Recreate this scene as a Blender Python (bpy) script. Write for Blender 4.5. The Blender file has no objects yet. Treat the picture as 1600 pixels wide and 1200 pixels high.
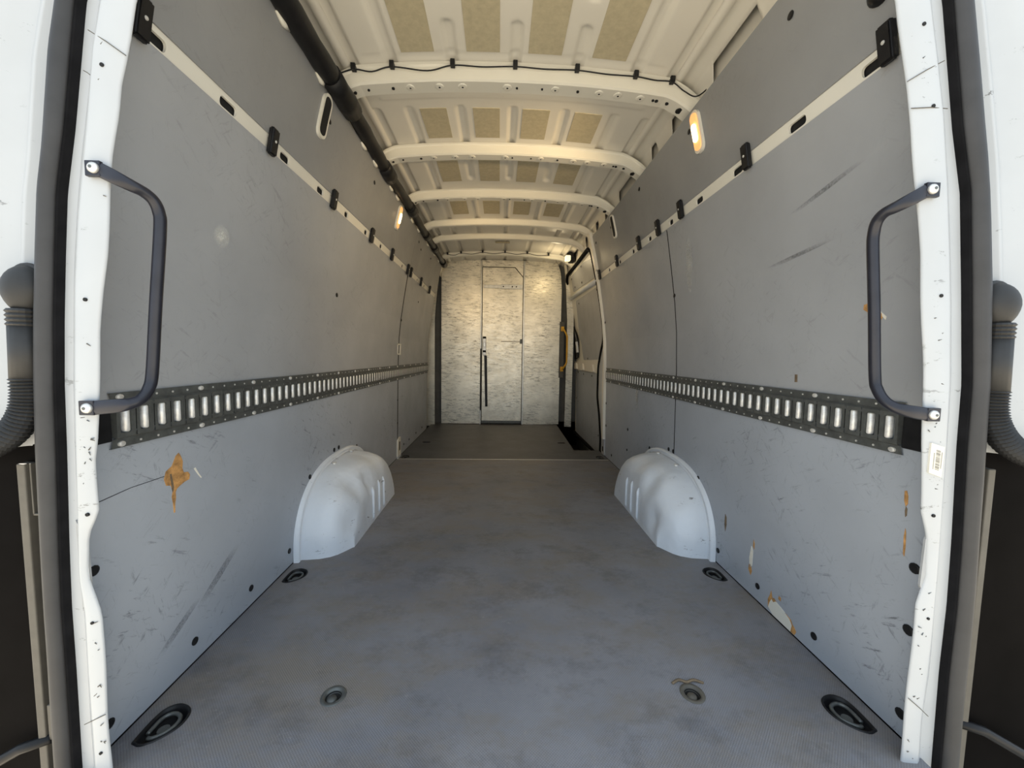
import bpy, bmesh, math, random
import numpy as np
from mathutils import Vector, Matrix

random.seed(7)
scene = bpy.context.scene
col = scene.collection

# ------------------------------------------------------------------ camera
def cam_axes(yaw, pitch, roll):
    f0 = Vector((math.sin(yaw), math.cos(yaw), 0)); r0 = Vector((math.cos(yaw), -math.sin(yaw), 0)); u0 = Vector((0, 0, 1))
    f = f0*math.cos(pitch) - u0*math.sin(pitch); u = u0*math.cos(pitch) + f0*math.sin(pitch)
    r = r0*math.cos(roll) + u*math.sin(roll); uu = -r0*math.sin(roll) + u*math.cos(roll)
    return r, uu, f
cd = bpy.data.cameras.new('camera'); cam = bpy.data.objects.new('camera', cd); col.objects.link(cam)
r_, u_, f_ = cam_axes(0.034, 0.0737, 0.0153)
M = Matrix((r_, u_, -f_)).transposed().to_4x4(); M.translation = (-0.0492, 0, 0.8692)
cam.matrix_world = M
cd.sensor_width = 36; cd.lens = 601*36/1600; cd.clip_start = 0.01
scene.camera = cam

# ------------------------------------------------------------------ world, sun, exposure
w = bpy.data.worlds.new('sky'); scene.world = w; w.use_nodes = True
bg = w.node_tree.nodes['Background']
bg.inputs['Color'].default_value = (0.74, 0.87, 1.0, 1); bg.inputs['Strength'].default_value = 1.15
sd = bpy.data.lights.new('sun', 'SUN'); sun = bpy.data.objects.new('sun', sd); col.objects.link(sun)
sd.energy = 13.0; sd.angle = 0.01; sd.color = (1, 0.95, 0.86)
sun.rotation_euler = Vector((0.55, -0.28, -0.80)).to_track_quat('-Z', 'Y').to_euler()   # from over the cab towards the ground behind
scene.view_settings.view_transform = 'Standard'; scene.view_settings.look = 'None'
scene.view_settings.exposure = 0.52; scene.view_settings.gamma = 1.0
scene.view_settings.use_curve_mapping = False

# ------------------------------------------------------------------ materials
def new_mat(name):
    m = bpy.data.materials.new(name); m.use_nodes = True
    nt = m.node_tree; b = nt.nodes['Principled BSDF']
    return m, nt, b
def N(nt, typ, **kw):
    n = nt.nodes.new(typ)
    for k, v in kw.items():
        if k.startswith('i_'): n.inputs[k[2:].replace('_', ' ')].default_value = v
        else: setattr(n, k, v)
    return n
def coords(nt, scale=(1, 1, 1), rot=(0, 0, 0)):
    t = N(nt, 'ShaderNodeTexCoord'); mr = N(nt, 'ShaderNodeMapping'); mp = N(nt, 'ShaderNodeMapping')
    mr.inputs['Rotation'].default_value = rot; mp.inputs['Scale'].default_value = scale
    nt.links.new(t.outputs['Object'], mr.inputs['Vector']); nt.links.new(mr.outputs['Vector'], mp.inputs['Vector']); return mp.outputs['Vector']
def noise(nt, scale, detail=4, rough=.55, sc=(1, 1, 1), rot=(0, 0, 0), lo=0.0, hi=1.0, a=0.0, b=1.0):
    n = N(nt, 'ShaderNodeTexNoise'); n.inputs['Scale'].default_value = scale
    n.inputs['Detail'].default_value = detail; n.inputs['Roughness'].default_value = rough
    nt.links.new(coords(nt, sc, rot), n.inputs['Vector'])
    r = N(nt, 'ShaderNodeMapRange'); r.clamp = True
    r.inputs['From Min'].default_value = lo; r.inputs['From Max'].default_value = hi
    r.inputs['To Min'].default_value = a; r.inputs['To Max'].default_value = b
    nt.links.new(n.outputs['Fac'], r.inputs['Value']); return r.outputs['Result']
def mul(nt, a, b, op='MULTIPLY'):
    m = N(nt, 'ShaderNodeMath', operation=op)
    for i, v in enumerate((a, b)):
        if isinstance(v, (int, float)): m.inputs[i].default_value = v
        else: nt.links.new(v, m.inputs[i])
    return m.outputs[0]
def mix(nt, fac, a, b):
    m = N(nt, 'ShaderNodeMix', data_type='RGBA')
    nt.links.new(fac, m.inputs['Factor'])
    for k, v in ((6, a), (7, b)):
        if isinstance(v, tuple): m.inputs[k].default_value = (*v, 1)
        else: nt.links.new(v, m.inputs[k])
    return m.outputs[2]
def bump(nt, b, h, strength=.2, dist=.002):
    n = N(nt, 'ShaderNodeBump'); n.inputs['Strength'].default_value = strength; n.inputs['Distance'].default_value = dist
    nt.links.new(h, n.inputs['Height']); nt.links.new(n.outputs['Normal'], b.inputs['Normal'])
def plain(name, c, rough=.5, metal=0.0, var=.08, scale=18, bmp=0.0):
    m, nt, b = new_mat(name)
    f = noise(nt, scale, 5, .6, lo=.3, hi=.7)
    nt.links.new(mix(nt, f, tuple(x*(1-var) for x in c), tuple(min(1, x*(1+var)) for x in c)), b.inputs['Base Color'])
    b.inputs['Roughness'].default_value = rough; b.inputs['Metallic'].default_value = metal
    if bmp: bump(nt, b, f, bmp, .003)
    return m
def panel_mat(name, base, scuff, rough=.42):
    m, nt, b = new_mat(name)
    tone = noise(nt, 2.2, 5, .6, lo=.3, hi=.7)
    c = mix(nt, tone, tuple(x*.90 for x in base), tuple(x*1.08 for x in base))
    mask = noise(nt, 3.0, 4, .6, lo=.42, hi=.60)
    for rot, k in (((.5, 0, 0), 1.0), ((-.75, 0, 0), .8), ((1.35, 0, 0), .6)):       # dark rub marks in three directions
        s = noise(nt, 9.0, 9, .75, sc=(1, 1.3, 7), rot=rot, lo=.575, hi=.665, b=scuff*k)
        c = mix(nt, mul(nt, s, mask), c, tuple(x*.30 for x in base))
    l = noise(nt, 6.0, 8, .75, sc=(1, 1, 14), rot=(.9, 0, 0), lo=.70, hi=.76, b=.35*scuff)
    c = mix(nt, l, c, tuple(min(1, x*1.9) for x in base))
    nt.links.new(c, b.inputs['Base Color'])
    nt.links.new(noise(nt, 5, 5, .6, lo=.3, hi=.7, a=rough-.06, b=rough+.10), b.inputs['Roughness'])
    bump(nt, b, noise(nt, 140, 2, .5), .05, .001)
    return m
def floor_mat():
    m, nt, b = new_mat('floor_mesh_ply')
    c = mix(nt, noise(nt, 1.6, 6, .65, lo=.34, hi=.66), (.158, .162, .182), (.245, .245, .265))
    dust = mul(nt, noise(nt, 2.6, 8, .75, sc=(1, 1.8, 1), lo=.44, hi=.64), .75)
    c = mix(nt, dust, c, (.205, .178, .148))
    dark = noise(nt, 5.0, 9, .8, sc=(1.0, 1.3, 1), lo=.50, hi=.72, b=.55)
    c = mix(nt, dark, c, (.060, .055, .054))
    for rot in (.35, -.6, 1.25):
        s = noise(nt, 7, 8, .75, sc=(22, 1, 1), rot=(0, 0, rot), lo=.615, hi=.68, b=.42)
        c = mix(nt, s, c, (.32, .31, .31))
    sp = noise(nt, 60, 3, .6, lo=.67, hi=.74, b=.45); c = mix(nt, sp, c, (.3, .29, .28))
    # woven mesh embossing
    t = N(nt, 'ShaderNodeTexCoord'); sx = N(nt, 'ShaderNodeSeparateXYZ'); nt.links.new(t.outputs['Object'], sx.inputs[0])
    k = 2*math.pi/.0065
    a = mul(nt, mul(nt, sx.outputs[0], k), 0.0, 'ADD'); a = N2(nt, a); bb = N2(nt, mul(nt, sx.outputs[1], k))
    g = mul(nt, a, bb)
    gm = N(nt, 'ShaderNodeMapRange'); gm.inputs['From Min'].default_value = -1; nt.links.new(g, gm.inputs['Value'])
    gm.inputs['To Min'].default_value = .82; gm.inputs['To Max'].default_value = 1.16
    h = N(nt, 'ShaderNodeVectorMath', operation='SCALE'); nt.links.new(c, h.inputs[0]); nt.links.new(gm.outputs[0], h.inputs['Scale'])
    nt.links.new(h.outputs[0], b.inputs['Base Color'])
    b.inputs['Roughness'].default_value = .5
    bump(nt, b, g, .25, .0012)
    return m
def N2(nt, v):
    m = N(nt, 'ShaderNodeMath', operation='SINE'); nt.links.new(v, m.inputs[0]); return m.outputs[0]
def paint_mat(name, c, rough=.32, chips=.5, dirt=.10, thr=.635):
    m, nt, b = new_mat(name)
    cc = mix(nt, noise(nt, 3, 5, .6, lo=.4, hi=.75), c, tuple(x*(1-dirt) for x in c))
    ch = mul(nt, noise(nt, 16, 8, .8, sc=(1, 1, 2.5), lo=thr, hi=thr+.025), noise(nt, 5, 3, .5, lo=.48, hi=.58))
    cc = mix(nt, mul(nt, ch, chips), cc, (.09, .085, .08))
    nt.links.new(cc, b.inputs['Base Color']); b.inputs['Roughness'].default_value = rough
    return m
def alu_mat():
    m, nt, b = new_mat('scratched_aluminium')
    c = mix(nt, noise(nt, 4, 6, .65, lo=.3, hi=.7), (.60, .56, .46), (.90, .84, .70))
    for sc, rot, k in (((4, 1, 22), (0, .06, 0), .75), ((3, 1, 14), (0, -.2, 0), .55)):
        s = mul(nt, noise(nt, 3.2, 9, .8, sc=sc, rot=rot, lo=.53, hi=.63, b=k*1.15), noise(nt, 2.6, 4, .6, lo=.38, hi=.54))
        c = mix(nt, s, c, (.10, .088, .068))
    nt.links.new(c, b.inputs['Base Color']); b.inputs['Metallic'].default_value = .85
    nt.links.new(noise(nt, 9, 6, .7, sc=(1, 1, 4), lo=.3, hi=.7, a=.34, b=.50), b.inputs['Roughness'])
    bump(nt, b, noise(nt, 5, 6, .7, sc=(1, 1, 3)), .25, .006)
    return m
def emit(name, c, s):
    m, nt, b = new_mat(name)
    b.inputs['Base Color'].default_value = (*c, 1); b.inputs['Emission Color'].default_value = (*c, 1)
    b.inputs['Emission Strength'].default_value = s; return m

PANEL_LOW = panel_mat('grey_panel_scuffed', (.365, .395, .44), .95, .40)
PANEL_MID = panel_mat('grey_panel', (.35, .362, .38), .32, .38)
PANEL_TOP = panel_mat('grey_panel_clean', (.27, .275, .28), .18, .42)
FLOOR = floor_mat()
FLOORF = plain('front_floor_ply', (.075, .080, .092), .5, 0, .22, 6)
WHITE = paint_mat('white_body_paint', (.47, .49, .51), .30, .9, .10, .615)
ROOFW = paint_mat('white_roof_paint', (.78, .745, .66), .40, .15, .06)
BOWW = paint_mat('white_bow_paint', (.76, .735, .65), .40, .12, .05)
ARCHW = paint_mat('white_arch_paint', (.72, .765, .82), .34, .9, .10, .60)
bump(ARCHW.node_tree, ARCHW.node_tree.nodes['Principled BSDF'], noise(ARCHW.node_tree, 7, 3, .5), .35, .03)
GALV = plain('galvanised_dark', (.115, .122, .118), .45, .45, .25, 40)
BRIGHT = plain('galvanised_bright', (.80, .80, .78), .42, .35, .18, 90)
STEEL = plain('zinc_steel', (.72, .71, .68), .38, .45, .12, 60)
BLACK = plain('black_plastic', (.012, .012, .013), .42, 0, .3, 30); BLACK.node_tree.nodes['Principled BSDF'].inputs['Specular IOR Level'].default_value = .25
LAMPBLACK = plain('tail_lamp_black', (.004, .0035, .0035), .6, 0, .3, 8); LAMPBLACK.node_tree.nodes['Principled BSDF'].inputs['Specular IOR Level'].default_value = .02
HANDLE = plain('black_powder_coat', (.020, .021, .030), .34, .2, .15, 30)
RUBBER = plain('seal_rubber', (.036, .036, .038), .55, 0, .25, 9)
LIPR = plain('seal_lip_rubber', (.009, .009, .010), .8, 0, .3, 20); LIPR.node_tree.nodes['Principled BSDF'].inputs['Specular IOR Level'].default_value = .05
BOOT = plain('boot_rubber', (.020, .0195, .019), .55, 0, .35, 14)
BEIGE = plain('dusty_weatherstrip', (.105, .095, .078), .7, 0, .15, 20)
DARK = plain('dark_void', (.006, .006, .006), .8, 0, .3, 10)
GAPGREY = plain('shadowed_cavity_metal', (.09, .088, .08), .6, 0, .2, 10)
GAPL = plain('primer_grey', (.36, .37, .38), .5, 0, .1, 20)
ALU = alu_mat()
ALUTRIM = plain('aluminium_trim', (.66, .65, .60), .35, .7, .12, 30)
WOODM = plain('splintered_plywood', (.47, .25, .085), .75, 0, .45, 60, .6)
WOODD = plain('stained_plywood', (.16, .115, .07), .75, 0, .4, 50, .4)
PAD = plain('tan_damping_pad', (.50, .44, .30), .7, 0, .10, 45)
YELLOW = plain('yellow_paint', (.72, .40, .035), .4, 0, .1, 20)
STICK = plain('label_paper', (.74, .71, .62), .6, 0, .08, 20)
PRINT = plain('label_print', (.20, .19, .17), .6, 0, .2, 30)
WARM = emit('lit_warm_lens', (1.0, .74, .40), 4)
WARM2 = emit('lit_orange_lens', (.85, .42, .15), .6)
CREAM = emit('lit_cream_lens', (1.0, .88, .56), .75)
GROUND = plain('pale_concrete', (.47, .415, .33), .9, 0, .2, 1.5)

# ------------------------------------------------------------------ mesh helpers
WL = {}                                           # world location of every parent
def add_obj(name, mesh, m, parent=None, loc=(0, 0, 0), rot=None):
    o = bpy.data.objects.new(name, mesh); col.objects.link(o)
    if m and not mesh.materials: mesh.materials.append(m)
    wl = Vector(loc)
    if parent:
        o.parent = parent; o.location = wl - WL[parent]
    else: o.location = wl
    if rot: o.rotation_euler = rot
    WL[o] = wl
    return o
def obj(name, bm, m, parent=None, smooth=False, loc=None):
    """bm holds world coordinates; the origin goes to loc (default: the parent's, or the base centre)"""
    bmesh.ops.recalc_face_normals(bm, faces=bm.faces)
    if loc is None:
        if parent: loc = WL[parent]
        else:
            vs = [v.co for v in bm.verts]
            loc = Vector(((min(v.x for v in vs)+max(v.x for v in vs))/2, (min(v.y for v in vs)+max(v.y for v in vs))/2, min(v.z for v in vs)))
    loc = Vector(loc)
    bmesh.ops.translate(bm, vec=-loc, verts=bm.verts)
    me = bpy.data.meshes.new(name); bm.to_mesh(me); bm.free()
    if smooth:
        for p in me.polygons: p.use_smooth = True
    return add_obj(name, me, m, parent, loc)
def structure(o, label, cat):
    o['kind'] = 'structure'; o['label'] = label; o['category'] = cat; return o
def tag(o, label, cat, group=None):
    o['label'] = label; o['category'] = cat
    if group: o['group'] = group
    return o
def thing(name, loc, label, cat, group=None):
    o = bpy.data.objects.new(name, None); col.objects.link(o); o.location = loc; o.empty_display_size = .05
    WL[o] = Vector(loc); return tag(o, label, cat, group)
def bx(bm, x0, x1, y0, y1, z0, z1):
    vs = [bm.verts.new((x, y, z)) for x in (x0, x1) for y in (y0, y1) for z in (z0, z1)]
    for f in ((0, 1, 3, 2), (4, 6, 7, 5), (0, 4, 5, 1), (2, 3, 7, 6), (0, 2, 6, 4), (1, 5, 7, 3)): bm.faces.new([vs[i] for i in f])
    return vs
def box(x0, x1, y0, y1, z0, z1, bev=0):
    bm = bmesh.new(); bx(bm, x0, x1, y0, y1, z0, z1)
    if bev: bmesh.ops.bevel(bm, geom=bm.edges[:], offset=bev, segments=2, affect='EDGES', profile=.5)
    return bm
def tube(bm, pts, rad, seg=12, caps=True):
    pts = [Vector(p) for p in pts]; rads = rad if hasattr(rad, '__len__') else [rad]*len(pts)
    t0 = (pts[1]-pts[0]).normalized(); n = t0.orthogonal().normalized(); rings = []
    for i, p in enumerate(pts):
        t = (pts[min(i+1, len(pts)-1)]-pts[max(i-1, 0)]).normalized()
        n = (n - t*n.dot(t)).normalized(); b = t.cross(n)
        r = rads[i]
        rings.append([bm.verts.new(p + r*(math.cos(a)*n + math.sin(a)*b)) for a in [2*math.pi*k/seg for k in range(seg)]])
    for A, B in zip(rings, rings[1:]):
        for k in range(seg): bm.faces.new((A[k], A[(k+1) % seg], B[(k+1) % seg], B[k]))
    if caps: bm.faces.new(rings[0][::-1]); bm.faces.new(rings[-1])
    return bm
def cyl(bm, c, axis, r, d, seg=14, r2=None):
    c = Vector(c); a = Vector(axis).normalized()
    return tube(bm, [c - a*d/2, c + a*d/2], [r, r if r2 is None else r2], seg)
def smooth_path(pts, n=8):
    """Catmull-Rom through the points"""
    P = [Vector(p) for p in pts]; P = [P[0]*2-P[1]] + P + [P[-1]*2-P[-2]]; out = []
    for i in range(1, len(P)-2):
        for k in range(n):
            t = k/n; a, b, c, d = P[i-1:i+3]
            out.append(.5*((2*b)+(c-a)*t+(2*a-5*b+4*c-d)*t*t+(3*b-a-3*c+d)*t**3))
    out.append(P[-2]); return out
def fillet(pts, r, n=5):
    """round the corners of a closed 2D polygon"""
    out = []; L = len(pts)
    rr = r if hasattr(r, '__len__') else [r]*L
    for i in range(L):
        p = Vector((*pts[i], 0)); a = Vector((*pts[i-1], 0)); b = Vector((*pts[(i+1) % L], 0))
        da, db = (a-p), (b-p); q = min(rr[i], da.length*.49, db.length*.49)
        if q < 1e-6: out.append((p.x, p.y)); continue
        s = p+da.normalized()*q; e = p+db.normalized()*q
        for k in range(n+1):
            t = k/n; v = s*(1-t)**2+p*2*t*(1-t)+e*t*t; out.append((v.x, v.y))
    return out
# side-wall section: half width of the panel face at a height
ZP = [-.3, 0, .2, .4, .8, 1.0, 1.15, 1.32, 1.5, 1.66, 1.75, 1.9, 2.0]
XP = [.896, .89, .886, .883, .877, .868, .852, .826, .796, .762, .742, .705, .68]
def wx(z): return float(np.interp(z, ZP, XP))
ZCUT = [0, .2, .4, .6, .8, .9, 1.0, 1.07, 1.15, 1.23, 1.32, 1.41, 1.5, 1.58, 1.66, 1.75, 1.82]
def wall_poly(name, pts, side, off, thick, m, parent, smooth=False):
    """polygon given in (y, z), laid on the side wall `off` inside the panel face, `thick` deep behind its face"""
    bm = bmesh.new()
    f = bm.faces.new([bm.verts.new((0, y, z)) for y, z in pts])
    zs = [p[1] for p in pts]
    for z in ZCUT:
        if min(zs)+.002 < z < max(zs)-.002:
            bmesh.ops.bisect_plane(bm, geom=bm.verts[:]+bm.edges[:]+bm.faces[:], plane_co=(0, 0, z), plane_no=(0, 0, 1))
    ret = bmesh.ops.extrude_face_region(bm, geom=bm.faces[:])
    back = [v for v in ret['geom'] if isinstance(v, bmesh.types.BMVert)]
    for v in bm.verts: v.co.x = 0
    for v in back: v.co.x = thick
    for v in bm.verts: v.co.x = side*(wx(v.co.z) - off + v.co.x)
    return obj(name, bm, m, parent, smooth)
def rect(y0, y1, z0, z1): return [(y0, z0), (y1, z0), (y1, z1), (y0, z1)]
def hole_cell(bm, y0, y1, z0, z1, hole, fx, depth):
    """rectangular cell of a plate with a hole; fx(y,z,d) places a point"""
    n = len(hole); cy = sum(p[0] for p in hole)/n; cz = sum(p[1] for p in hole)/n
    outer = []
    for (hy, hz) in hole:
        dy, dz = hy-cy, hz-cz
        ts = []
        if dy > 1e-9: ts.append((y1-cy)/dy)
        if dy < -1e-9: ts.append((y0-cy)/dy)
        if dz > 1e-9: ts.append((z1-cz)/dz)
        if dz < -1e-9: ts.append((z0-cz)/dz)
        t = min(ts); outer.append((cy+dy*t, cz+dz*t))
    corners = [(y0, z0), (y1, z0), (y1, z1), (y0, z1)]
    O = [bm.verts.new(fx(y, z, 0)) for y, z in outer]; H = [bm.verts.new(fx(y, z, 0)) for y, z in hole]
    D = [bm.verts.new(fx(y, z, depth)) for y, z in hole]
    for i in range(n):
        j = (i+1) % n
        a, b = outer[i], outer[j]
        cor = None
        if abs(a[0]-b[0]) > 1e-6 and abs(a[1]-b[1]) > 1e-6:
            cor = min(corners, key=lambda c: (c[0]-(a[0]+b[0])/2)**2+(c[1]-(a[1]+b[1])/2)**2)
        if cor: bm.faces.new((O[i], bm.verts.new(fx(cor[0], cor[1], 0)), O[j], H[j], H[i]))
        else: bm.faces.new((O[i], O[j], H[j], H[i]))
        bm.faces.new((H[i], H[j], D[j], D[i]))
def capsule(cy, cz, ly, lz, r, n=4):
    return fillet([(cy-ly/2, cz-lz/2), (cy+ly/2, cz-lz/2), (cy+ly/2, cz+lz/2), (cy-ly/2, cz+lz/2)], r, n)

# ------------------------------------------------------------------ ground outside, out of view, added to bounce sunlight up to the ceiling
bm = bmesh.new(); bx(bm, -14, 14, -16, 14, -.70, -.62)
structure(obj('ground', bm, GROUND, loc=(0, 0, -.70)), 'pale concrete ground under the van, out of view, added to bounce sunlight in', 'ground')

# ------------------------------------------------------------------ floor
def ring_outline(side, cx, cy, s=1.0):
    base = [(-.018, -.046), (.006, -.052), (.034, -.036), (.052, -.010), (.052, .018), (.038, .038), (.010, .047), (-.012, .037), (-.020, .014), (-.020, -.022)]
    pts = [(cx - side*(x*s), cy + y*s) for x, y in base]          # rounded end away from the wall
    P = smooth_path([(x, y, 0) for x, y in pts] + [(*pts[0], 0)], 4)[:-1]
    return [(p.x, p.y) for p in P]
def circle(cx, cy, r, n=24): return [(cx+r*math.cos(2*math.pi*k/n), cy+r*math.sin(2*math.pi*k/n)) for k in range(n)]
RINGS = [(-1, -.832, .864, 1.0), (1, .832, .862, 1.0), (-1, -.845, 1.470, .92), (1, .842, 1.467, .92)]
ANCH = [(-.459, .930), (.464, .922)]
def holed_plane(outer, holes, z, depth):
    bm = bmesh.new(); ed = []
    for loop in [outer]+holes:
        vs = [bm.verts.new((x, y, z)) for x, y in loop]
        ed += [bm.edges.new((vs[i], vs[(i+1) % len(vs)])) for i in range(len(vs))]
    bmesh.ops.triangle_fill(bm, use_beauty=True, use_dissolve=False, edges=ed)
    ret = bmesh.ops.extrude_face_region(bm, geom=bm.faces[:])
    bmesh.ops.translate(bm, vec=(0, 0, -depth), verts=[v for v in ret['geom'] if isinstance(v, bmesh.types.BMVert)])
    return bm
floor = structure(obj('floor', box(-1.0, 1.0, .70, 5.2, -.42, -.38), DARK, loc=(0, 2.8, -.42)), 'dark grey mesh-textured plywood floor of the cargo bay', 'floor')
holes = [ring_outline(*r) for r in RINGS] + [circle(x, y, .031) for x, y in ANCH]
obj('floor_board', holed_plane([(-.889, .70), (.889, .70), (.889, 3.164), (-.889, 3.164)], holes, 0, .018), FLOOR, floor)
slot = [capsule(-.760, 3.784, .075, .028, .013), capsule(.585, 3.795, .075, .028, .013)]
slotr = [ring_outline(-1, -.845, 3.232, .8), ring_outline(1, .842, 3.248, .8)]
obj('floor_board', holed_plane([(-.889, 3.172), (.889, 3.172), (.889, 3.50), (.655, 3.50), (.690, 4.87), (-.889, 4.87)], slot+slotr, 0, .018), FLOORF, floor)
obj('seam_strip', box(-.885, .885, 3.163, 3.173, -.02, .0015), ALUTRIM, floor)
obj('underfloor_light_block', box(-.96, .70, .72, 4.95, -.09, -.055), DARK, floor)  # unseen dark slabs added below the boards to block light
obj('underfloor_light_block', box(.60, .96, .72, 3.48, -.09, -.055), DARK, floor)
st = obj('step_well', box(.60, 1.0, 3.49, 4.95, -.30, -.28), BLACK, floor)
obj('step_riser', box(.640, .652, 3.50, 4.95, -.30, -.02), BLACK, floor)
obj('step_riser', box(.640, 1.0, 3.485, 3.497, -.30, -.02), BLACK, floor)
obj('step_riser', box(.640, 1.0, 4.90, 4.93, -.30, .03), BLACK, floor)

# ------------------------------------------------------------------ walls
def outer_sheet(side, y0, y1, cut=None):
    prof = [(.96, -.38), (.955, .4), (.94, .9), (.905, 1.25), (.875, 1.5), (.855, 1.75), (.83, 1.90)]
    bm = bmesh.new(); A = []
    for y in (y0, y1):
        A.append([[bm.verts.new((side*(x+d), y, z)) for x, z in prof] for d in (0, .02)])
    for i in range(len(prof)-1):
        bm.faces.new((A[0][0][i], A[0][0][i+1], A[1][0][i+1], A[1][0][i])); bm.faces.new((A[0][1][i], A[0][1][i+1], A[1][1][i+1], A[1][1][i]))
        for k in (0, 1): bm.faces.new((A[k][0][i], A[k][0][i+1], A[k][1][i+1], A[k][1][i]))
    for k in (0, -1): bm.faces.new((A[0][0][k], A[1][0][k], A[1][1][k], A[0][1][k]))
    return bm
ZT = 1.868
wallL = structure(obj('wall_left', outer_sheet(-1, .83, 5.1), WHITE, smooth=True, loc=(0, 2.9, 0)), 'grey panelled side wall of the van with the unbroken run to the bulkhead', 'wall')
wallR = structure(obj('wall_right', outer_sheet(1, .83, 5.1), WHITE, smooth=True, loc=(0, 2.9, 0)), 'grey panelled side wall of the van that ends at the sliding door', 'wall')
T = .010
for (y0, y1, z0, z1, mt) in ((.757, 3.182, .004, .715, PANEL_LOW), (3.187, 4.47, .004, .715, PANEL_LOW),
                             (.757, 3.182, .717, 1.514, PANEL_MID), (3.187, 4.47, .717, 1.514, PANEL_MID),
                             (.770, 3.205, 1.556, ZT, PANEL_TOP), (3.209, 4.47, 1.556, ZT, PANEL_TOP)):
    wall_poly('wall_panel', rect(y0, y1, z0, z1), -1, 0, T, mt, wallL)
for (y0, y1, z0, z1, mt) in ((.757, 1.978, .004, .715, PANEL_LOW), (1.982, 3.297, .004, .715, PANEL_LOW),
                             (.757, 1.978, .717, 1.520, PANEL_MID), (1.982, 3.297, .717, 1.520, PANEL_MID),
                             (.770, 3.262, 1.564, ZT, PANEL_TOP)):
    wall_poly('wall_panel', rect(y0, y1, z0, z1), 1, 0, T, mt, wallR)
# black fixing plugs
pbm = bmesh.new(); tube(pbm, [(0, 0, 0), (.0022, 0, 0), (.0034, 0, 0)], [.0108, .0108, .0075], 12)
plug_me = bpy.data.meshes.new('plug'); pbm.to_mesh(plug_me); pbm.free(); plug_me.materials.append(BLACK)
def plug(parent, side, y, z, s=1.0):
    o = add_obj('plug', plug_me, None, parent, (side*(wx(z)-.0002), y, z))
    o.rotation_euler = (0, 0, math.pi if side > 0 else 0); o.scale = (1, s, s)
for y, z, s in ((.793, .412, 1), (.810, .055, 1), (1.046, .061, 1), (1.29, .062, 1), (1.531, .067, 1), (1.703, .318, 1), (1.956, .377, 1), (2.011, .377, 1),
                (2.264, .323, 1), (1.944, 1.153, 1), (3.197, 1.145, 1), (3.180, .491, 1.1), (3.182, .298, 1.1), (1.621, 1.784, 1), (2.168, 1.787, 1), (2.78, .06, 1), (3.4, .07, 1),
                (2.72, 1.78, 1), (3.30, 1.80, 1), (3.42, 1.77, 1), (3.85, 1.80, 1), (3.6, .07, 1), (3.9, .07, 1), (4.2, .07, 1), (3.7, 1.36, .8)):
    plug(wallL, -1, y, z, s)
for y, z, s in ((.794, .41, 1.1), (.797, .263, 1.1), (.80, .058, 1.1), (1.046, .058, 1), (1.294, .057, 1), (1.545, .058, 1), (1.725, .313, 1), (1.987, .374, 1), (2.042, .372, 1),
                (2.307, .314, 1), (2.713, .351, 1), (2.72, .20, .8), (1.975, 1.189, 1), (1.089, 1.801, 1), (1.647, 1.808, 1), (2.214, 1.815, 1), (2.78, 1.79, 1), (3.20, 1.80, 1),
                (3.283, 1.163, 1), (3.283, .47, 1), (3.275, .276, 1), (2.78, .06, 1), (3.1, .06, 1)):
    plug(wallR, 1, y, z, s)
# splintered patches in the panels
wall_poly('wood_gouge', [(1.012, .604), (1.003, .598), (.990, .575), (.972, .566), (.966, .548), (.972, .530), (.985, .526), (.990, .512), (.996, .500), (1.003, .512), (1.014, .517), (1.028, .522), (1.043, .524), (1.046, .536), (1.040, .545), (1.026, .548), (1.022, .560), (1.024, .578), (1.019, .592)], -1, .0012, .003, WOODM, wallL)
wall_poly('wood_gouge', [(.991, .512), (.998, .512), (.999, .49), (.996, .475), (.995, .452), (.992, .452), (.990, .478), (.987, .495)], -1, .0013, .003, WOODM, wallL)
wall_poly('wood_crack', [(.982, .556), (.987, .556), (.990, .54), (.993, .52), (.990, .508), (.986, .525)], -1, .0020, .003, WOODD, wallL)
wall_poly('paint_scratch', [(1.060, .548), (1.066, .549), (1.078, .528), (1.087, .515), (1.084, .514), (1.074, .527)], -1, .0008, .002, STICK, wallL)
wall_poly('panel_crack', [(.77, .5485), (.88, .5578), (.967, .556), (.967, .5548), (.88, .5566), (.77, .5470)], -1, .0008, .002, DARK, wallL)
for pts, mt in (([(.950, 1.010), (.938, 1.012), (.930, 1.004), (.925, .990), (.934, .985), (.944, .993), (.952, .998)], WOODM),
                ([(.912, .985), (.905, .985), (.902, .974), (.908, .967), (.914, .975)], WOODM),
                ([(.925, 1.000), (.92, 1.002), (.893, .975), (.895, .968)], STICK),
                ([(1.162, .824), (1.172, .824), (1.172, .800), (1.162, .801)], WOODD),
                ([(.8275, .575), (.823, .577), (.8195, .565), (.819, .548), (.823, .540), (.827, .553)], WOODM),
                ([(.8225, .540), (.8195, .536), (.8195, .520), (.8225, .516), (.824, .53)], WOODD),
                ([(.820, .490), (.818, .480), (.817, .45), (.818, .425), (.821, .43), (.822, .47)], WOODM),
                ([(1.504, .235), (1.494, .225), (1.492, .195), (1.500, .163), (1.506, .19)], WOODD),
                ([(1.325, .215), (1.319, .20), (1.320, .18), (1.327, .19)], WOODM),
                ([(1.336, .185), (1.326, .17), (1.328, .115), (1.340, .10), (1.345, .135)], STICK),
                ([(1.345, .112), (1.335, .115), (1.328, .092), (1.334, .075), (1.347, .092)], WOODM),
                ([(1.240, .046), (1.232, .064), (1.226, .084), (1.220, .062), (1.21, .066), (1.20, .059), (1.16, .050), (1.135, .044), (1.128, .034), (1.120, .030), (1.112, .020), (1.118, .006), (1.215, .006), (1.238, .020)], WOODM),
                ([(1.190, .088), (1.180, .086), (1.183, .074), (1.193, .076)], WOODM)):
    wall_poly('wood_gouge', pts, 1, .0012, .003, mt, wallR)
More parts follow.
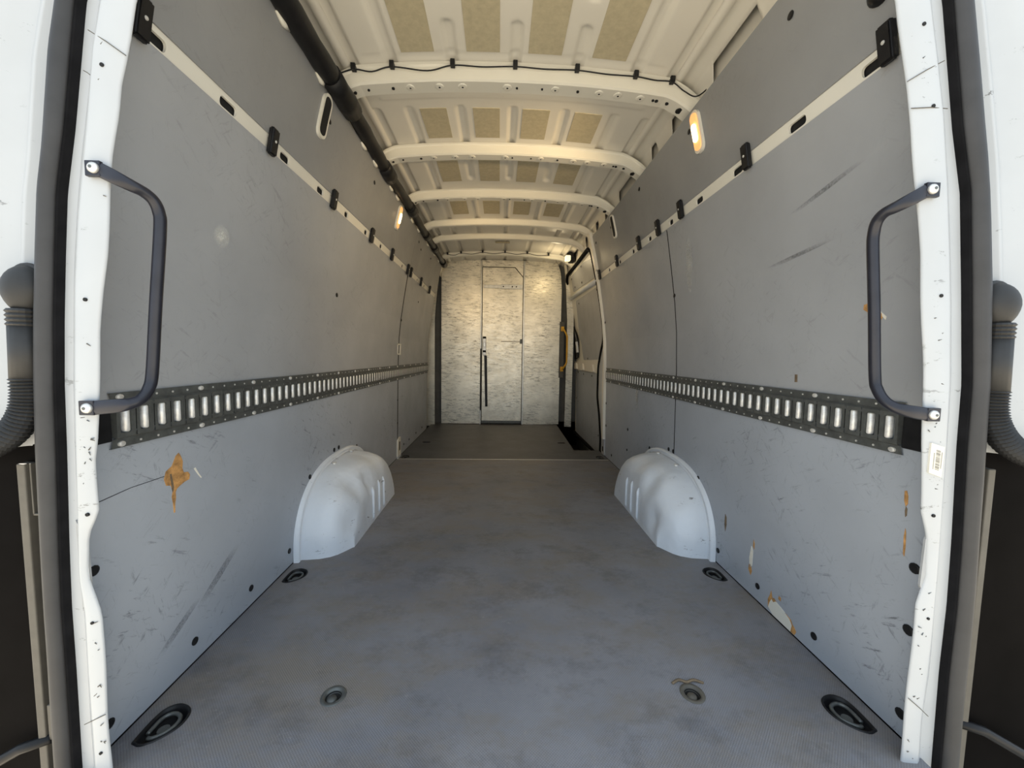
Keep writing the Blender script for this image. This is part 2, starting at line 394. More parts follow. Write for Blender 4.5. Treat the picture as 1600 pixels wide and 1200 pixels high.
wall_poly('exposed_sill', [(1.230, .040), (1.222, .056), (1.214, .050), (1.203, .060), (1.178, .055), (1.160, .050), (1.140, .042), (1.130, .030), (1.134, .006), (1.214, .006), (1.236, .020)], 1, .0018, .003, BOWW, wallR)

# chalky rub marks
def smudge_mat(name, c, k):
    m, nt, b = new_mat(name); b.inputs['Base Color'].default_value = (*c, 1); b.inputs['Roughness'].default_value = .7
    t = N(nt, 'ShaderNodeTexCoord'); g = N(nt, 'ShaderNodeTexGradient', gradient_type='SPHERICAL'); mp = N(nt, 'ShaderNodeMapping')
    mp.inputs['Location'].default_value = (-1, -1, -1); mp.inputs['Scale'].default_value = (2, 2, 2)
    nt.links.new(t.outputs['Generated'], mp.inputs['Vector']); nt.links.new(mp.outputs[0], g.inputs['Vector'])
    nt.links.new(mul(nt, mul(nt, g.outputs['Fac'], noise(nt, 160, 4, .7, lo=.25, hi=.75)), k), b.inputs['Alpha']); return m
SMUDGE = smudge_mat('chalky_rub', (.75, .75, .72), 1.3)
SMUDGE2 = smudge_mat('faint_rub', (.62, .62, .60), 1.0)
SMUDGE3 = smudge_mat('dark_rub', (.08, .08, .085), .35)
def smudge(side, parent, y, z, a, b, m, rot=0):
    pts = [(y+a*math.cos(t)*math.cos(rot)-b*math.sin(t)*math.sin(rot), z+a*math.cos(t)*math.sin(rot)+b*math.sin(t)*math.cos(rot)) for t in [2*math.pi*k/16 for k in range(16)]]
    wall_poly('rub_mark', pts, side, .0006, .0004, m, parent)
smudge(-1, wallL, 1.152, 1.195, .035, .045, SMUDGE); smudge(-1, wallL, 1.15, .20, .16, .012, SMUDGE3, .55); smudge(-1, wallL, 1.0, .14, .12, .010, SMUDGE3, .5)
smudge(1, wallR, 1.80, 1.30, .03, .20, SMUDGE2, .25); smudge(1, wallR, 1.16, 1.185, .20, .006, SMUDGE3, -.10)
smudge(1, wallR, 2.55, .62, .04, .16, SMUDGE2); smudge(1, wallR, 1.05, 1.33, .20, .006, SMUDGE3, -.2)

# slotted body rails between the panels
def rail(side, y0, y1, z0, z1, slots, parent):
    bm = bmesh.new()
    fx = lambda y, z, d: (side*(wx(z)+.004+d), y, z)
    edges = [y0]
    for a, b in zip(slots, slots[1:]): edges.append((a[0]+b[0])/2)
    edges.append(y1)
    for i, (y, ln) in enumerate(slots):
        hole_cell(bm, edges[i], edges[i+1], z0, z1, capsule(y, (z0+z1)/2-.002, ln, .024, .011), fx, .006)
    bmesh.ops.remove_doubles(bm, verts=bm.verts, dist=1e-5)
    return obj('slotted_rail', bm, BOWW, parent)
SL = [(.893, .066), (1.122, .064), (1.398, .056), (1.66, .054), (1.93, .042), (2.20, .042), (2.47, .042), (2.74, .04), (3.0, .04), (3.30, .04), (3.54, .04), (3.84, .04), (4.15, .04), (4.38, .02)]
rail(-1, .79, 4.47, 1.508, 1.560, SL, wallL)
rail(1, .79, 3.297, 1.514, 1.568, [s for s in SL if s[0] < 3.2], wallR)
wall_poly('rail_cavity', rect(.79, 4.46, 1.500, 1.566), -1, -.014, .004, DARK, wallL); wall_poly('rail_cavity', rect(.79, 3.29, 1.506, 1.574), 1, -.014, .004, DARK, wallR)
wall_poly('panel_joint', rect(3.175, 3.195, .004, 1.512), -1, .0006, .003, DARK, wallL); wall_poly('panel_joint', rect(1.976, 1.984, .004, 1.516), 1, .0004, .003, DARK, wallR)
wall_poly('panel_joint', rect(3.203, 3.211, 1.56, 1.866), -1, -.004, .003, DARK, wallL)

# front end of the left wall, pillar beside the sliding door
obj('front_pillar', (lambda bm: bm)(box(-.958, -.845, 4.78, 4.80, -.02, 1.30)), ALU, wallL)
def prism_xz(pts, y0, y1):
    bm = bmesh.new(); A = [bm.verts.new((x, y0, z)) for x, z in pts]; B = [bm.verts.new((x, y1, z)) for x, z in pts]
    bm.faces.new(A); bm.faces.new(B[::-1]); n = len(pts)
    for i in range(n): bm.faces.new((A[i], B[i], B[(i+1) % n], A[(i+1) % n]))
    return bm
obj('front_pillar', prism_xz([(-.95, 1.30), (-.845, 1.30), (-.825, 1.55), (-.785, 1.90), (-.770, 2.0), (-.80, 2.0), (-.88, 1.6)], 4.78, 4.80), ALU, wallL)
obj('front_pillar', prism_xz([(.785, -.02), (.868, -.02), (.872, 1.0), (.868, 1.45), (.80, 1.80), (.765, 2.0), (.735, 2.0), (.765, 1.70), (.79, 1.3)], 4.80, 4.82), ALU, wallR)
wall_poly('door_pillar', [(3.299, .0), (3.36, .0), (3.372, .3), (3.372, .6), (3.352, .80), (3.332, .98), (3.318, 1.16), (3.318, 1.30), (3.325, 1.5), (3.335, 1.7), (3.35, 1.9), (3.262, 1.9), (3.262, 1.570), (3.299, 1.55)], 1, -.006, .03, BOWW, wallR)
wall_poly('door_pillar_return', [(3.35, .0), (3.60, -.02), (3.70, .5), (3.70, .75), (3.58, .92), (3.48, 1.12), (3.478, 1.3), (3.48, 1.5), (3.50, 1.75), (3.56, 1.86), (3.30, 1.9), (3.30, 1.0)], 1, -.036, .02, WHITE, wallR)

wall_poly('door_pillar_edge', [(3.299, .15), (3.345, .15), (3.352, .6), (3.335, .8), (3.318, 1.0), (3.308, 1.16), (3.308, 1.30), (3.315, 1.5), (3.322, 1.7), (3.33, 1.9), (3.265, 1.9), (3.265, 1.60), (3.299, 1.59)], 1, .022, .026, BOWW, wallR)

# ------------------------------------------------------------------ ceiling
def camber(x): return -.036*(abs(x)/.65)**2.2
RZ = 2.040
RX = [-.64, -.49, -.25, 0, .25, .49, .64]
BOWS = [(1.640, 1.655, 1.728), (2.222, 2.228, 2.290), (2.806, 2.812, 2.862), (3.396, 3.402, 3.448), (3.800, 3.806, 3.846), (4.415, 4.420, 4.470)]
def rib_depth(x, y):
    for xr in RX:
        inner = abs(xr) < .3
        if y < 1.65: segs = [(-1, 1.345), (1.44, 1.66)] if inner else [(-1, 1.66)]
        elif y < 2.25: segs = [(1.905, 2.25)]
        elif y < 2.83: segs = [(2.35, 2.665)] if inner else [(2.25, 2.83)]
        else: segs = [(2.83, 5.2)]
        for a, b in segs:
            hw = .024; dy = max(a+hw-y, 0, y-(b-hw)) if True else 0
            if b in (1.66, 2.25, 2.83): dy = max(a+hw-y, 0)
            d = math.hypot(x-xr, dy)
            if d < hw: return .013*min(1, (hw-d)/.010)
    return 0
def swage(x, y):
    z = 0
    if abs(x) < .60:
        for yy, k in ((1.835, -.006), (1.595, .004)):
            z += k*max(0, 1-abs(y-yy)/.012)
    for xs in (.70,):
        z += -.006*max(0, 1-abs(abs(x)-xs)/.012)
    return z
xs = list(np.arange(-.664, .6641, .008)); ys = list(np.arange(.70, 5.001, .014))
bm = bmesh.new(); G = [[bm.verts.new((x, y, RZ+camber(x)+rib_depth(x, y)+swage(x, y))) for x in xs] for y in ys]
for i in range(len(ys)-1):
    for j in range(len(xs)-1): bm.faces.new((G[i][j], G[i+1][j], G[i+1][j+1], G[i][j+1]))
ceil = structure(obj('ceiling', bm, ROOFW, smooth=True, loc=(0, 2.85, RZ)), 'cream white ribbed sheet metal roof of the cargo bay', 'ceiling')
# unseen second roof sheet, added to keep the shell light-tight
bm = bmesh.new(); prof = [(-.86, 1.86), (-.84, 1.98), (-.76, 2.06), (-.5, 2.10), (0, 2.12), (.5, 2.10), (.76, 2.06), (.84, 1.98), (.86, 1.86)]
A = [[bm.verts.new((x, y, z)) for x, z in prof] for y in (.70, 5.1)]
for i in range(len(prof)-1): bm.faces.new((A[0][i], A[0][i+1], A[1][i+1], A[1][i]))
obj('outer_light_seal', bm, WHITE, ceil, True)
# cross bows
boss_bm = bmesh.new(); tube(boss_bm, [(0, 0, 0), (0, 0, -.003), (0, 0, -.004)], [.019, .017, .012], 16)
boss_me = bpy.data.meshes.new('hole_boss'); boss_bm.to_mesh(boss_me); boss_bm.free(); boss_me.materials.append(BOWW)
h_bm = bmesh.new(); tube(h_bm, [(0, 0, .001), (0, 0, -.0045)], [.0042, .0042], 10)
hole_me = bpy.data.meshes.new('hole'); h_bm.to_mesh(hole_me); h_bm.free(); hole_me.materials.append(DARK)
def bow_z(x):
    return camber(x) - (.06*max(0, (abs(x)-.62)/.14)**1.6)
for bi, (yt, ya, yb) in enumerate(BOWS):
    bm = bmesh.new(); rings = []
    dz = .058 if bi < 3 else .05
    for x in np.linspace(-.775, .775, 63):
        x = float(x); z = RZ+bow_z(x)
        sec = [(yt-.012, z-.001), (yt, z-.004), (yt+.006, z-.010), (ya-.004, z-dz+.006), (ya+.004, z-dz), (yb-.004, z-dz), (yb, z-dz+.004), (yb+.004, z-.004), (yb+.02, z-.001)]
        rings.append([bm.verts.new((x, y, zz)) for y, zz in sec])
    for A, B in zip(rings, rings[1:]):
        for k in range(len(A)-1): bm.faces.new((A[k], A[k+1], B[k+1], B[k]))
    b = obj('roof_bow', bm, BOWW, ceil)
    if bi < 3:
        ym = (ya+yb)/2 - .004
        for x in (-.43, -.31, -.215, -.03, .17, .355, .435, .53):
            z = RZ+bow_z(x)-dz
            add_obj('hole_boss', boss_me, None, b, (x, ym, z)); add_obj('hole', hole_me, None, b, (x, ym, z))
        for x, s in ((-.655, 1.6), (-.60, 1.2), (-.50, 1.5), (.01, 1), (.115, 1.0), (.265, 1.4), (.60, 1.7), (.645, 1.7), (.585, 1.3)):
            o = add_obj('hole', hole_me, None, b, (x, ym, RZ+bow_z(x)-dz)); o.scale = (s, s, 1)
        o = add_obj('hole', hole_me, None, b, (.70, ym, RZ+bow_z(.70)-dz)); o.scale = (4.0, 3.6, 1)
# damping pads
def pad(x0, x1, y0, y1):
    bm = bmesh.new(); n = 6; A = []
    for k in range(n+1):
        x = x0+(x1-x0)*k/n; z = RZ+camber(x)
        A.append([bm.verts.new((x, y, z-d)) for y in (y0, y1) for d in (-.001, .0028)])
    for P, Q in zip(A, A[1:]):
        bm.faces.new((P[0], P[1], Q[1], Q[0])); bm.faces.new((P[2], Q[2], Q[3], P[3])); bm.faces.new((P[1], P[3], Q[3], Q[1]))
    for P in (A[0], A[-1]): bm.faces.new((P[0], P[2], P[3], P[1]))
    return obj('damping_pad', bm, PAD, ceil)
for y0, y1 in ((.98, 1.578), (1.918, 2.165), (2.41, 2.68), (3.02, 3.28)):
    for x0, x1 in ((-.44, -.315), (-.19, -.062), (.048, .178), (.298, .43)): pad(x0, x1, y0, y1)
# cantrail along each roof edge with scalloped cut-outs
CUTS = [(.75, 1.12), (1.245, 1.545), (1.755, 1.895), (2.03, 2.14), (2.35, 2.70), (2.90, 3.05), (3.2, 3.33), (3.52, 3.72), (3.9, 4.3), (4.52, 4.75)]
def cantrail(side):
    bm = bmesh.new(); rows = []
    for y in np.arange(.70, 5.0, .01):
        y = float(y); t = 1.0
        for a, b in CUTS: t = min(t, max(0, 1-min(y-a, b-y)/.022)) if a < y < b else t
        low = [(.748+.012*t, 1.985-.050*t), (.748+.024*t, 1.985-.13*t)]
        rows.append([bm.verts.new((side*x, y, z)) for x, z in [(.652, 2.006), (.680, 1.997), (.688, 2.006), (.712, 2.008), (.722, 2.000), (.738, 1.995), (.748, 1.985)]+low])
    for A, B in zip(rows, rows[1:]):
        for k in range(len(A)-1): bm.faces.new((A[k], A[k+1], B[k+1], B[k]))
    bmesh.ops.dissolve_degenerate(bm, dist=1e-5, edges=bm.edges)
    c = obj('cantrail', bm, ROOFW, ceil, True)
    m = c.modifiers.new('thickness', 'SOLIDIFY'); m.thickness = .003; m.offset = 0
    obj('cantrail_back', box(*sorted((side*.776, side*.782)), .72, 5.0, 1.82, 2.05), ROOFW, ceil)
for s in (-1, 1): cantrail(s)
# spot-weld glints and the pulled handle slot in the front bay
obj('roof_handle', box(-.105, .045, 4.05, 4.075, RZ-.016, RZ-.002, .004), PAD, ceil)

# ------------------------------------------------------------------ bulkhead
bulk = structure(obj('wall_front', box(-.98, .98, 4.90, 4.92, -.30, 2.10), GAPGREY, loc=(0, 4.9, -.3)), 'scratched aluminium bulkhead closing the front of the cargo bay', 'wall')
def plate_xz(name, pts, y, t, m, parent, bev=0):
    bm = prism_xz(pts, y, y+t)
    return obj(name, bm, m, parent)
plate_xz('bulkhead_panel', fillet([(-.770, .006), (-.288, .006), (-.288, 2.035), (-.73, 2.025), (-.770, 1.98)], [0, 0, 0, .02, .03]), 4.825, .02, ALU, bulk)
plate_xz('bulkhead_panel', fillet([(.255, .0), (.712, .006), (.716, 1.70), (.700, 1.90), (.655, 2.03), (.255, 2.035)], [0, 0, .03, .06, .08, 0]), 4.825, .02, ALU, bulk)
plate_xz('door_header', [(-.270, 1.955), (.135, 1.955), (.232, 1.842), (.236, 2.035), (-.270, 2.035)], 4.822, .02, ALU, bulk)
for x0, x1 in ((-.288, -.272), (.238, .256)): obj('door_jamb', box(x0, x1, 4.805, 4.845, 0, 2.03, .003), ALUTRIM, bulk)
door1 = structure(plate_xz('door_1', [(-.264, .045), (.232, .045), (.232, 1.83), (.13, 1.947), (-.264, 1.947)], 4.832, .02, ALU, None), 'scratched aluminium access door in the middle of the bulkhead', 'door')
obj('top_bar', box(-.255, .23, 4.818, 4.832, 1.695, 1.735, .003), ALUTRIM, door1)
b_ = obj('bar_bracket', box(-.04, .23, 4.812, 4.830, 1.688, 1.742, .003), ALUTRIM, door1)
for x in (-.01, .10, .15): obj('bolt', cyl(bmesh.new(), (x, 4.81, 1.715), (0, 1, 0), .008, .006), DARK, door1)
obj('latch_plate', box(-.258, -.215, 4.812, 4.832, .87, 1.10, .004), STEEL, door1)
for z in (1.075, .905): obj('latch_lug', box(-.256, -.216, 4.806, 4.814, z, z+.025, .002), DARK, door1)
obj('latch_keeper', box(-.250, -.222, 4.804, 4.813, .97, 1.03, .003), ALUTRIM, door1)
obj('wear_mark', box(-.03, .228, 4.8305, 4.8325, 1.040, 1.047), WOODD, door1)
obj('hinge', box(.205, .236, 4.818, 4.834, 1.02, 1.075, .004), GALV, door1)
obj('kick_strip', box(-.264, .232, 4.828, 4.85, .012, .045), GALV, bulk)
tag(obj('pull_strap', prism_xz([(-.238, .865), (-.204, .865), (-.190, .225), (-.220, .225)], 4.816, 4.822), BLACK), 'black webbing strap hanging from the latch of the aluminium bulkhead door', 'strap')
tag(obj('edge_strap', prism_xz([(-.286, .95), (-.274, .95), (-.272, .18), (-.284, .18)], 4.797, 4.804), BLACK), 'narrow black strip down the jamb of the aluminium bulkhead door', 'strap')

# ------------------------------------------------------------------ sliding door
D2 = thing('door_2', (.9, 4.2, 0), 'white sliding side door with grey infill panels in its two window openings', 'door'); D2['kind'] = 'structure'
outl = fillet([(4.93, -.10), (4.93, .95), (4.92, 1.25), (4.88, 1.57), (4.80, 1.80), (4.70, 1.845), (4.13, 1.85), (3.60, 1.862), (3.515, 1.82), (3.50, 1.55), (3.487, 1.32), (3.483, 1.10), (3.51, 1.02), (3.60, .92), (3.70, .78), (3.715, .48), (3.63, .30), (3.575, .10), (3.59, -.10)], .04, 3)
wall_poly('door_frame', outl, 1, -.055, .02, BOWW, D2)
def loop_on_wall(pts, off, side=1): return [(side*(wx(z)-off), y, z) for y, z in pts]
seal_open = outl
bm = bmesh.new(); lp = loop_on_wall(outl+[outl[0]], -.042); tube(bm, lp, .019, 8, False); obj('door_gasket', bm, LIPR, D2, True)
wall_poly('window_panel', fillet([(4.60, 1.63), (4.57, 1.80), (3.93, 1.812), (3.60, 1.775), (3.545, 1.74), (3.54, 1.60)], .03, 3), 1, -.050, .008, PANEL_MID, D2)
wall_poly('window_panel', fillet([(4.56, 1.52), (3.53, 1.515), (3.515, 1.32), (3.50, 1.12), (3.57, .98), (3.69, .845), (4.43, .83), (4.61, 1.15)], .04, 3), 1, -.050, .008, PANEL_MID, D2)
bm = bmesh.new(); tube(bm, loop_on_wall([(4.76, 1.578), (4.1, 1.572), (3.49, 1.556)], -.045), .022, 10); obj('cross_rail', bm, ARCHW, D2, True)
wall_poly('ledge', [(4.90, .71), (3.70, .71), (3.69, .83), (4.90, .81)], 1, -.040, .02, ROOFW, D2)
for y in (4.78, 4.42, 3.95): wall_poly('ledge_bracket', fillet([(y-.08, .715), (y+.08, .715), (y+.05, .79), (y-.05, .79)], .02, 3), 1, -.022, .02, ROOFW, D2)
wall_poly('door_card', fillet([(4.82, .70), (3.735, .70), (3.74, .42), (3.65, .15), (3.64, -.10), (4.05, -.14), (4.80, -.11)], .03, 3), 1, -.046, .012, PANEL_LOW, D2)
for y, z in ((4.55, 1.77), (4.0, 1.79), (3.58, 1.74), (3.57, 1.63), (4.1, 1.65), (4.45, 1.66), (3.58, 1.49), (4.4, 1.47), (4.2, .85), (4.7, .68), (4.4, .67), (4.0, .67), (4.78, .35), (3.70, .10)):
    o = add_obj('plug', plug_me, None, D2, (wx(z)+.0455, y, z)); o.rotation_euler = (0, 0, math.pi)
wall_poly('lock_case', [(4.86, 1.25), (4.70, 1.13), (4.66, 1.07), (4.70, .86), (4.86, .84)], 1, -.03, .03, BLACK, D2)
wall_poly('lock_rod', [(4.74, 1.05), (4.66, 1.05), (4.62, .92), (4.72, .92)], 1, -.022, .012, ARCHW, D2)
wall_poly('chip_mark', [(4.25, .335), (4.24, .345), (4.32, .30), (4.34, .29)], 1, -.0455, .004, WHITE, D2)

# ------------------------------------------------------------------ rear opening: pillars, jambs, seals
PIL = {-1: dict(
    outer=[(.60, 1.98), (.766, 1.479), (.778, 1.415), (.795, 1.318), (.815, 1.219), (.824, 1.152), (.838, 1.038), (.847, .922), (.855, .804), (.860, .682), (.862, .557), (.864, .429), (.864, .351), (.864, .245), (.868, .123), (.866, .025), (.866, -.10)],
    crease=[(.585, 1.98), (.752, 1.479), (.771, 1.399), (.786, 1.286), (.796, 1.22), (.814, 1.107), (.828, .981), (.840, .804), (.846, .682), (.853, .519), (.857, .429), (.850, .351), (.852, .245), (.851, .122), (.851, -.10)],
    inner=[(.53, 1.98), (.695, 1.482), (.709, 1.418), (.718, 1.386), (.731, 1.342), (.738, 1.287), (.751, 1.221), (.760, 1.154), (.773, 1.04), (.782, .982), (.793, .90), (.802, .804), (.810, .695), (.816, .657), (.817, .608), (.818, .557), (.840, .511), (.844, .429), (.831, .384), (.823, .351), (.825, .217), (.825, .136), (.824, .025), (.824, -.10)],
    mid=[(.63, 1.98), (.793, 1.478), (.826, 1.263), (.847, 1.151), (.858, 1.038), (.868, .922), (.876, .803), (.880, .682), (.888, .494), (.892, .364), (.892, .232), (.894, .026), (.894, -.10)],
    out=[(.66, 1.98), (.822, 1.476), (.842, 1.391), (.865, 1.217), (.877, 1.151), (.889, 1.037), (.900, .921), (.909, .803), (.915, .681), (.919, .494), (.920, .43), (.921, .299), (.924, .137), (.925, .027), (.925, -.10)]),
    1: dict(
    outer=[(.65, 1.98), (.760, 1.545), (.786, 1.433), (.806, 1.341), (.828, 1.212), (.847, 1.078), (.859, .979), (.874, .826), (.878, .694), (.880, .56), (.882, .422), (.887, .294), (.890, .208), (.883, .105), (.890, -.10)],
    crease=[(.635, 1.98), (.745, 1.545), (.771, 1.433), (.791, 1.341), (.812, 1.212), (.830, 1.078), (.842, .979), (.857, .826), (.863, .694), (.868, .56), (.872, .422), (.873, .294), (.872, .208), (.868, .105), (.872, -.10)],
    inner=[(.57, 1.98), (.685, 1.542), (.704, 1.453), (.717, 1.396), (.735, 1.315), (.754, 1.209), (.777, 1.076), (.802, .876), (.820, .681), (.827, .56), (.846, .505), (.853, .422), (.836, .359), (.836, .281), (.836, .179), (.835, .062), (.836, -.10)],
    mid=[(.675, 1.98), (.787, 1.546), (.830, 1.319), (.858, 1.20), (.880, 1.017), (.901, .826), (.904, .695), (.914, .491), (.918, .351), (.916, .208), (.922, -.10)],
    out=[(.71, 1.98), (.823, 1.548), (.852, 1.413), (.883, 1.261), (.902, 1.141), (.919, 1.018), (.936, .826), (.944, .628), (.948, .491), (.951, .421), (.954, .279), (.953, .148), (.959, -.10)])}
def px(side, key, z):
    L = sorted((b, a) for a, b in PIL[side][key]); return float(np.interp(z, [p[0] for p in L], [p[1] for p in L]))
TL = {-1: 'left', 1: 'right'}
zz = [round(-.10+.02*k, 3) for k in range(105)]
def strip(rows):
    bm = bmesh.new(); R = [[bm.verts.new(p) for p in r] for r in rows]
    for A, B in zip(R, R[1:]):
        for k in range(len(A)-1): bm.faces.new((A[k], A[k+1], B[k+1], B[k]))
    return bm
pillars = {}
for s in (-1, 1):
    rows = []
    for z in zz:
        o, c, i = px(s, 'outer', z), px(s, 'crease', z), px(s, 'inner', z)
        wv = .0015*math.sin(z*23+s)                                          # slightly beaten edge
        rows.append([(s*(o+.02), .790, z), (s*(o+.002), .766, z), (s*o, .760, z), (s*(o-.45*(o-c)), .7475, z), (s*c, .7420, z), (s*(c-.004), .7416, z),
                     (s*(i+.004+wv), .745, z), (s*(i+wv), .748, z), (s*(i+.003+wv), .7515, z), (s*(i+.010), .7525, z), (s*(max(wx(z), i)+.03), .753, z)])
    p = structure(obj('trim_%d' % (1 if s < 0 else 2), strip(rows), WHITE, smooth=True, loc=(s*.84, .76, -.1)),
                  'white painted rear door pillar ' + ('without a paper label' if s < 0 else 'with a barcode label on it'), 'pillar')
    pillars[s] = p
    hz = (1.37, .96, .553, .335, .06) if s < 0 else (1.50, 1.355, 1.00, .553, .33)
    for z in hz:
        c = px(s, 'crease', z)-.018 if z > .5 else px(s, 'crease', z)-.012
        obj('hole', cyl(bmesh.new(), (s*c, .743, z), (0, 1, 0), .0034 if z > .4 else .0028, .004), DARK, p)
    for (xa, za, xb, zb_) in (((-.778, 1.428, -.716, 1.388), (-.868, .121, -.826, .142), (-.790, 1.36, -.775, 1.35)) if s < 0 else ((.716, 1.398, .785, 1.438), (.836, .150, .884, .108), (.728, 1.35, .80, 1.352))):
        bm = bmesh.new(); tube(bm, [(xa, .7435, za), ((xa+xb)/2, .7415, (za+zb_)/2+.001), (xb, .7435, zb_)], .0008, 6); obj('weld_seam', bm, BEIGE, p)
    rs = random.Random(5+s)
    for k in range(34):
        z = rs.choice([rs.uniform(.0, .36), rs.uniform(.6, .76), rs.uniform(.0, 1.45)]); c_, i_ = px(s, 'crease', z), px(s, 'inner', z)
        if c_-i_ < .02: continue
        x = s*(i_+.006+(c_-i_-.012)*rs.random()); a = rs.uniform(-1.2, 1.2); ln = rs.uniform(.002, .008)
        bm = bmesh.new(); tube(bm, [(x, .7428, z), (x+ln*math.cos(a), .7428, z+ln*math.sin(a))], [.0011, .0005], 5); obj('scratch', bm, BEIGE if k % 3 else GALV, p)
    # fixing gusset seen in the notch
    g = prism_xz([(s*.862, .54), (s*.845, .50), (s*.842, .40), (s*.86, .36)], .7475, .752); obj('gusset', g, GAPL, p)
    # outer jamb with the fold line of the body side
    rows = []
    for z in [q for q in zz if q > .67]:
        m, o = px(s, 'mid', z), px(s, 'out', z)
        fold = o+.045 if z > 1.0 else o+.045+(1.0-z)*.05
        rows.append([(s*(m-.01), .790, z), (s*(o+.004), .788, z), (s*(o+.010), .774, z), (s*(fold-.014), .768, z), (s*(fold-.005), .757, z), (s*(fold+.002), .755, z),
                     (s*(fold+.006), .764, z), (s*(fold+.018), .766, z), (s*(fold+.05), .750, z), (s*(fold+.20), .745, z)])
    structure(obj('trim_%d' % (3 if s < 0 else 4), strip(rows), WHITE, smooth=True, loc=(s*.95, .76, .68)),
              'white body jamb outside the rubber door seal, ' + ('on the side of the bare pillar' if s < 0 else 'on the side of the labelled pillar'), 'door jamb')
    # rubber seal: bulb and lip
    t = thing('door_seal', (s*.89, .74, -.1), 'black rubber door seal running up beside the ' + ('bare' if s < 0 else 'labelled') + ' white pillar', 'seal', 'rear door seals')
    bm = bmesh.new(); rows = []
    for z in zz:
        m, o = px(s, 'mid', z), px(s, 'out', z); cx, r = (m+o)/2, (o-m)/2
        rows.append([(s*(cx+r*math.cos(a)), .752-.026*math.sin(a), z) for a in [math.pi*k/10 for k in range(11)]])
    obj('bulb', strip(rows), RUBBER, t, True)
    rows = []
    for z in zz:
        m, o = px(s, 'mid', z), px(s, 'outer', z)
        rows.append([(s*(m+.001), .748, z), (s*(m-.0015), .738, z), (s*(m-.004), .741, z), (s*(m-.007), .756, z), (s*(o+.002), .757, z), (s*(o-.001), .766, z)])
    obj('lip', strip(rows), LIPR, t, True)
    # cable boot
    bxx = -.919 if s < 0 else .944
    zb = 0 if s < 0 else .008
    t = thing('cable_boot', (bxx, .735, .62), 'black ribbed rubber cable boot on the jamb beside the ' + ('bare' if s < 0 else 'labelled') + ' white pillar', 'cable boot', 'rubber cable boots')
    bm = bmesh.new(); bmesh.ops.create_uvsphere(bm, u_segments=24, v_segments=14, radius=1)
    for v in bm.verts:
        k = 1-.25*max(0, -v.co.z)
        v.co = Vector((bxx+v.co.x*.0335*k, .748+v.co.y*.032, .974+zb+v.co.z*.046))
    obj('cap', bm, BOOT, t, True)
    bm = bmesh.new(); tube(bm, [(bxx+s*.002+.034*math.cos(a)*(1 if math.sin(a) > 0 else .9), .752, .974+zb+.047*math.sin(a)) for a in [math.pi*(k/20*1.3-.15) for k in range(21)]], .0055, 8); obj('cap_rim', bm, BOOT, t, True)
    pth = [(bxx, .739, .94+zb-k*.004) for k in range(9)]
    bm = bmesh.new(); tube(bm, pth, [.0225 if k % 2 else .0195 for k in range(9)], 18); obj('collar', bm, BOOT, t)
    bm = bmesh.new(); tube(bm, [(bxx, .739, .91+zb), (bxx+s*.001, .738, .81)], [.0205, .0215], 18); obj('sleeve', bm, BOOT, t, True)
    cen = smooth_path([(bxx+s*.001, .738, .815), (bxx+s*.002, .738, .778), (bxx+s*.010, .736, .742), (bxx+s*.036, .732, .706), (bxx+s*.080, .728, .680), (bxx+s*.14, .724, .66)], 12)
    bm = bmesh.new(); tube(bm, cen, [.0235 if k % 2 else .0195 for k in range(len(cen))], 18); obj('corrugated_hose', bm, BOOT, t)
    # tail lamp housing
    t = thing('tail_lamp_housing', (s*1.0, .78, -.35), 'black tail lamp housing low on the jamb beside the ' + ('bare' if s < 0 else 'labelled') + ' white pillar', 'lamp housing', 'tail lamp housings')
    obj('housing', box(*sorted((s*.895, s*1.27)), .769, .82, -.35, .688, .006), LAMPBLACK, t)
    x = .962 if s < 0 else .981
    obj('weather_strip', box(*sorted((s*(x-.0078), s*(x+.0078))), .752, .772, -.05, .648, .002), BEIGE, t)
    obj('inner_shell', box(*sorted((s*(x-.0145), s*(x-.0115))), .756, .772, .545, .648, .001), BEIGE, t)
    obj('inner_shell', box(*sorted((s*(x-.031), s*(x-.0115))), .756, .772, .545, .549, .001), BEIGE, t)
    obj('step_lug', box(*sorted((s*(x-.027), s*(x-.0135))), .752, .772, .080, .155, .002), BEIGE, t)
    bm = bmesh.new(); tube(bm, [(s*(x-.015), .758, .080), (s*(x+.04), .750, .065), (s*(x+.16), .73, .0), (s*(x+.3), .70, -.10)], .010, 10); obj('bumper_edge', bm, BLACK, t, True)
# barcode label
lab = thing('barcode_label', (.845, .742, .63), 'small cream paper barcode label stuck to the white pillar', 'label')
def lab_pt(u, v):       # u across, v down
    A, B, C, D_ = Vector((.829, 0, .706)), Vector((.858, 0, .697)), Vector((.857, 0, .634)), Vector((.829, 0, .644))
    return (A*(1-u)+B*u)*(1-v)+(D_*(1-u)+C*u)*v
def lab_quad(bm, u0, u1, v0, v1, y, t):
    P = [lab_pt(u0, v0), lab_pt(u1, v0), lab_pt(u1, v1), lab_pt(u0, v1)]
    A = [bm.verts.new((p.x, y, p.z)) for p in P]; B = [bm.verts.new((p.x, y+t, p.z)) for p in P]
    bm.faces.new(A); bm.faces.new(B[::-1])
    for i in range(4): bm.faces.new((A[i], B[i], B[(i+1) % 4], A[(i+1) % 4]))
bm = bmesh.new(); lab_quad(bm, 0, 1, 0, 1, .7405, .004); obj('paper', bm, STICK, lab)
bm = bmesh.new(); v = .17
while v < .80:
    t = random.choice((.012, .018, .03)); lab_quad(bm, .42, .72, v, v+t, .7400, .001); v += t+random.choice((.014, .02, .028))
for u, a, b in ((.82, .2, .7), (.25, .3, .8)):
    v = a
    while v < b: lab_quad(bm, u, u+.05, v, v+.03, .7400, .001); v += .045
obj('print', bm, PRINT, lab)
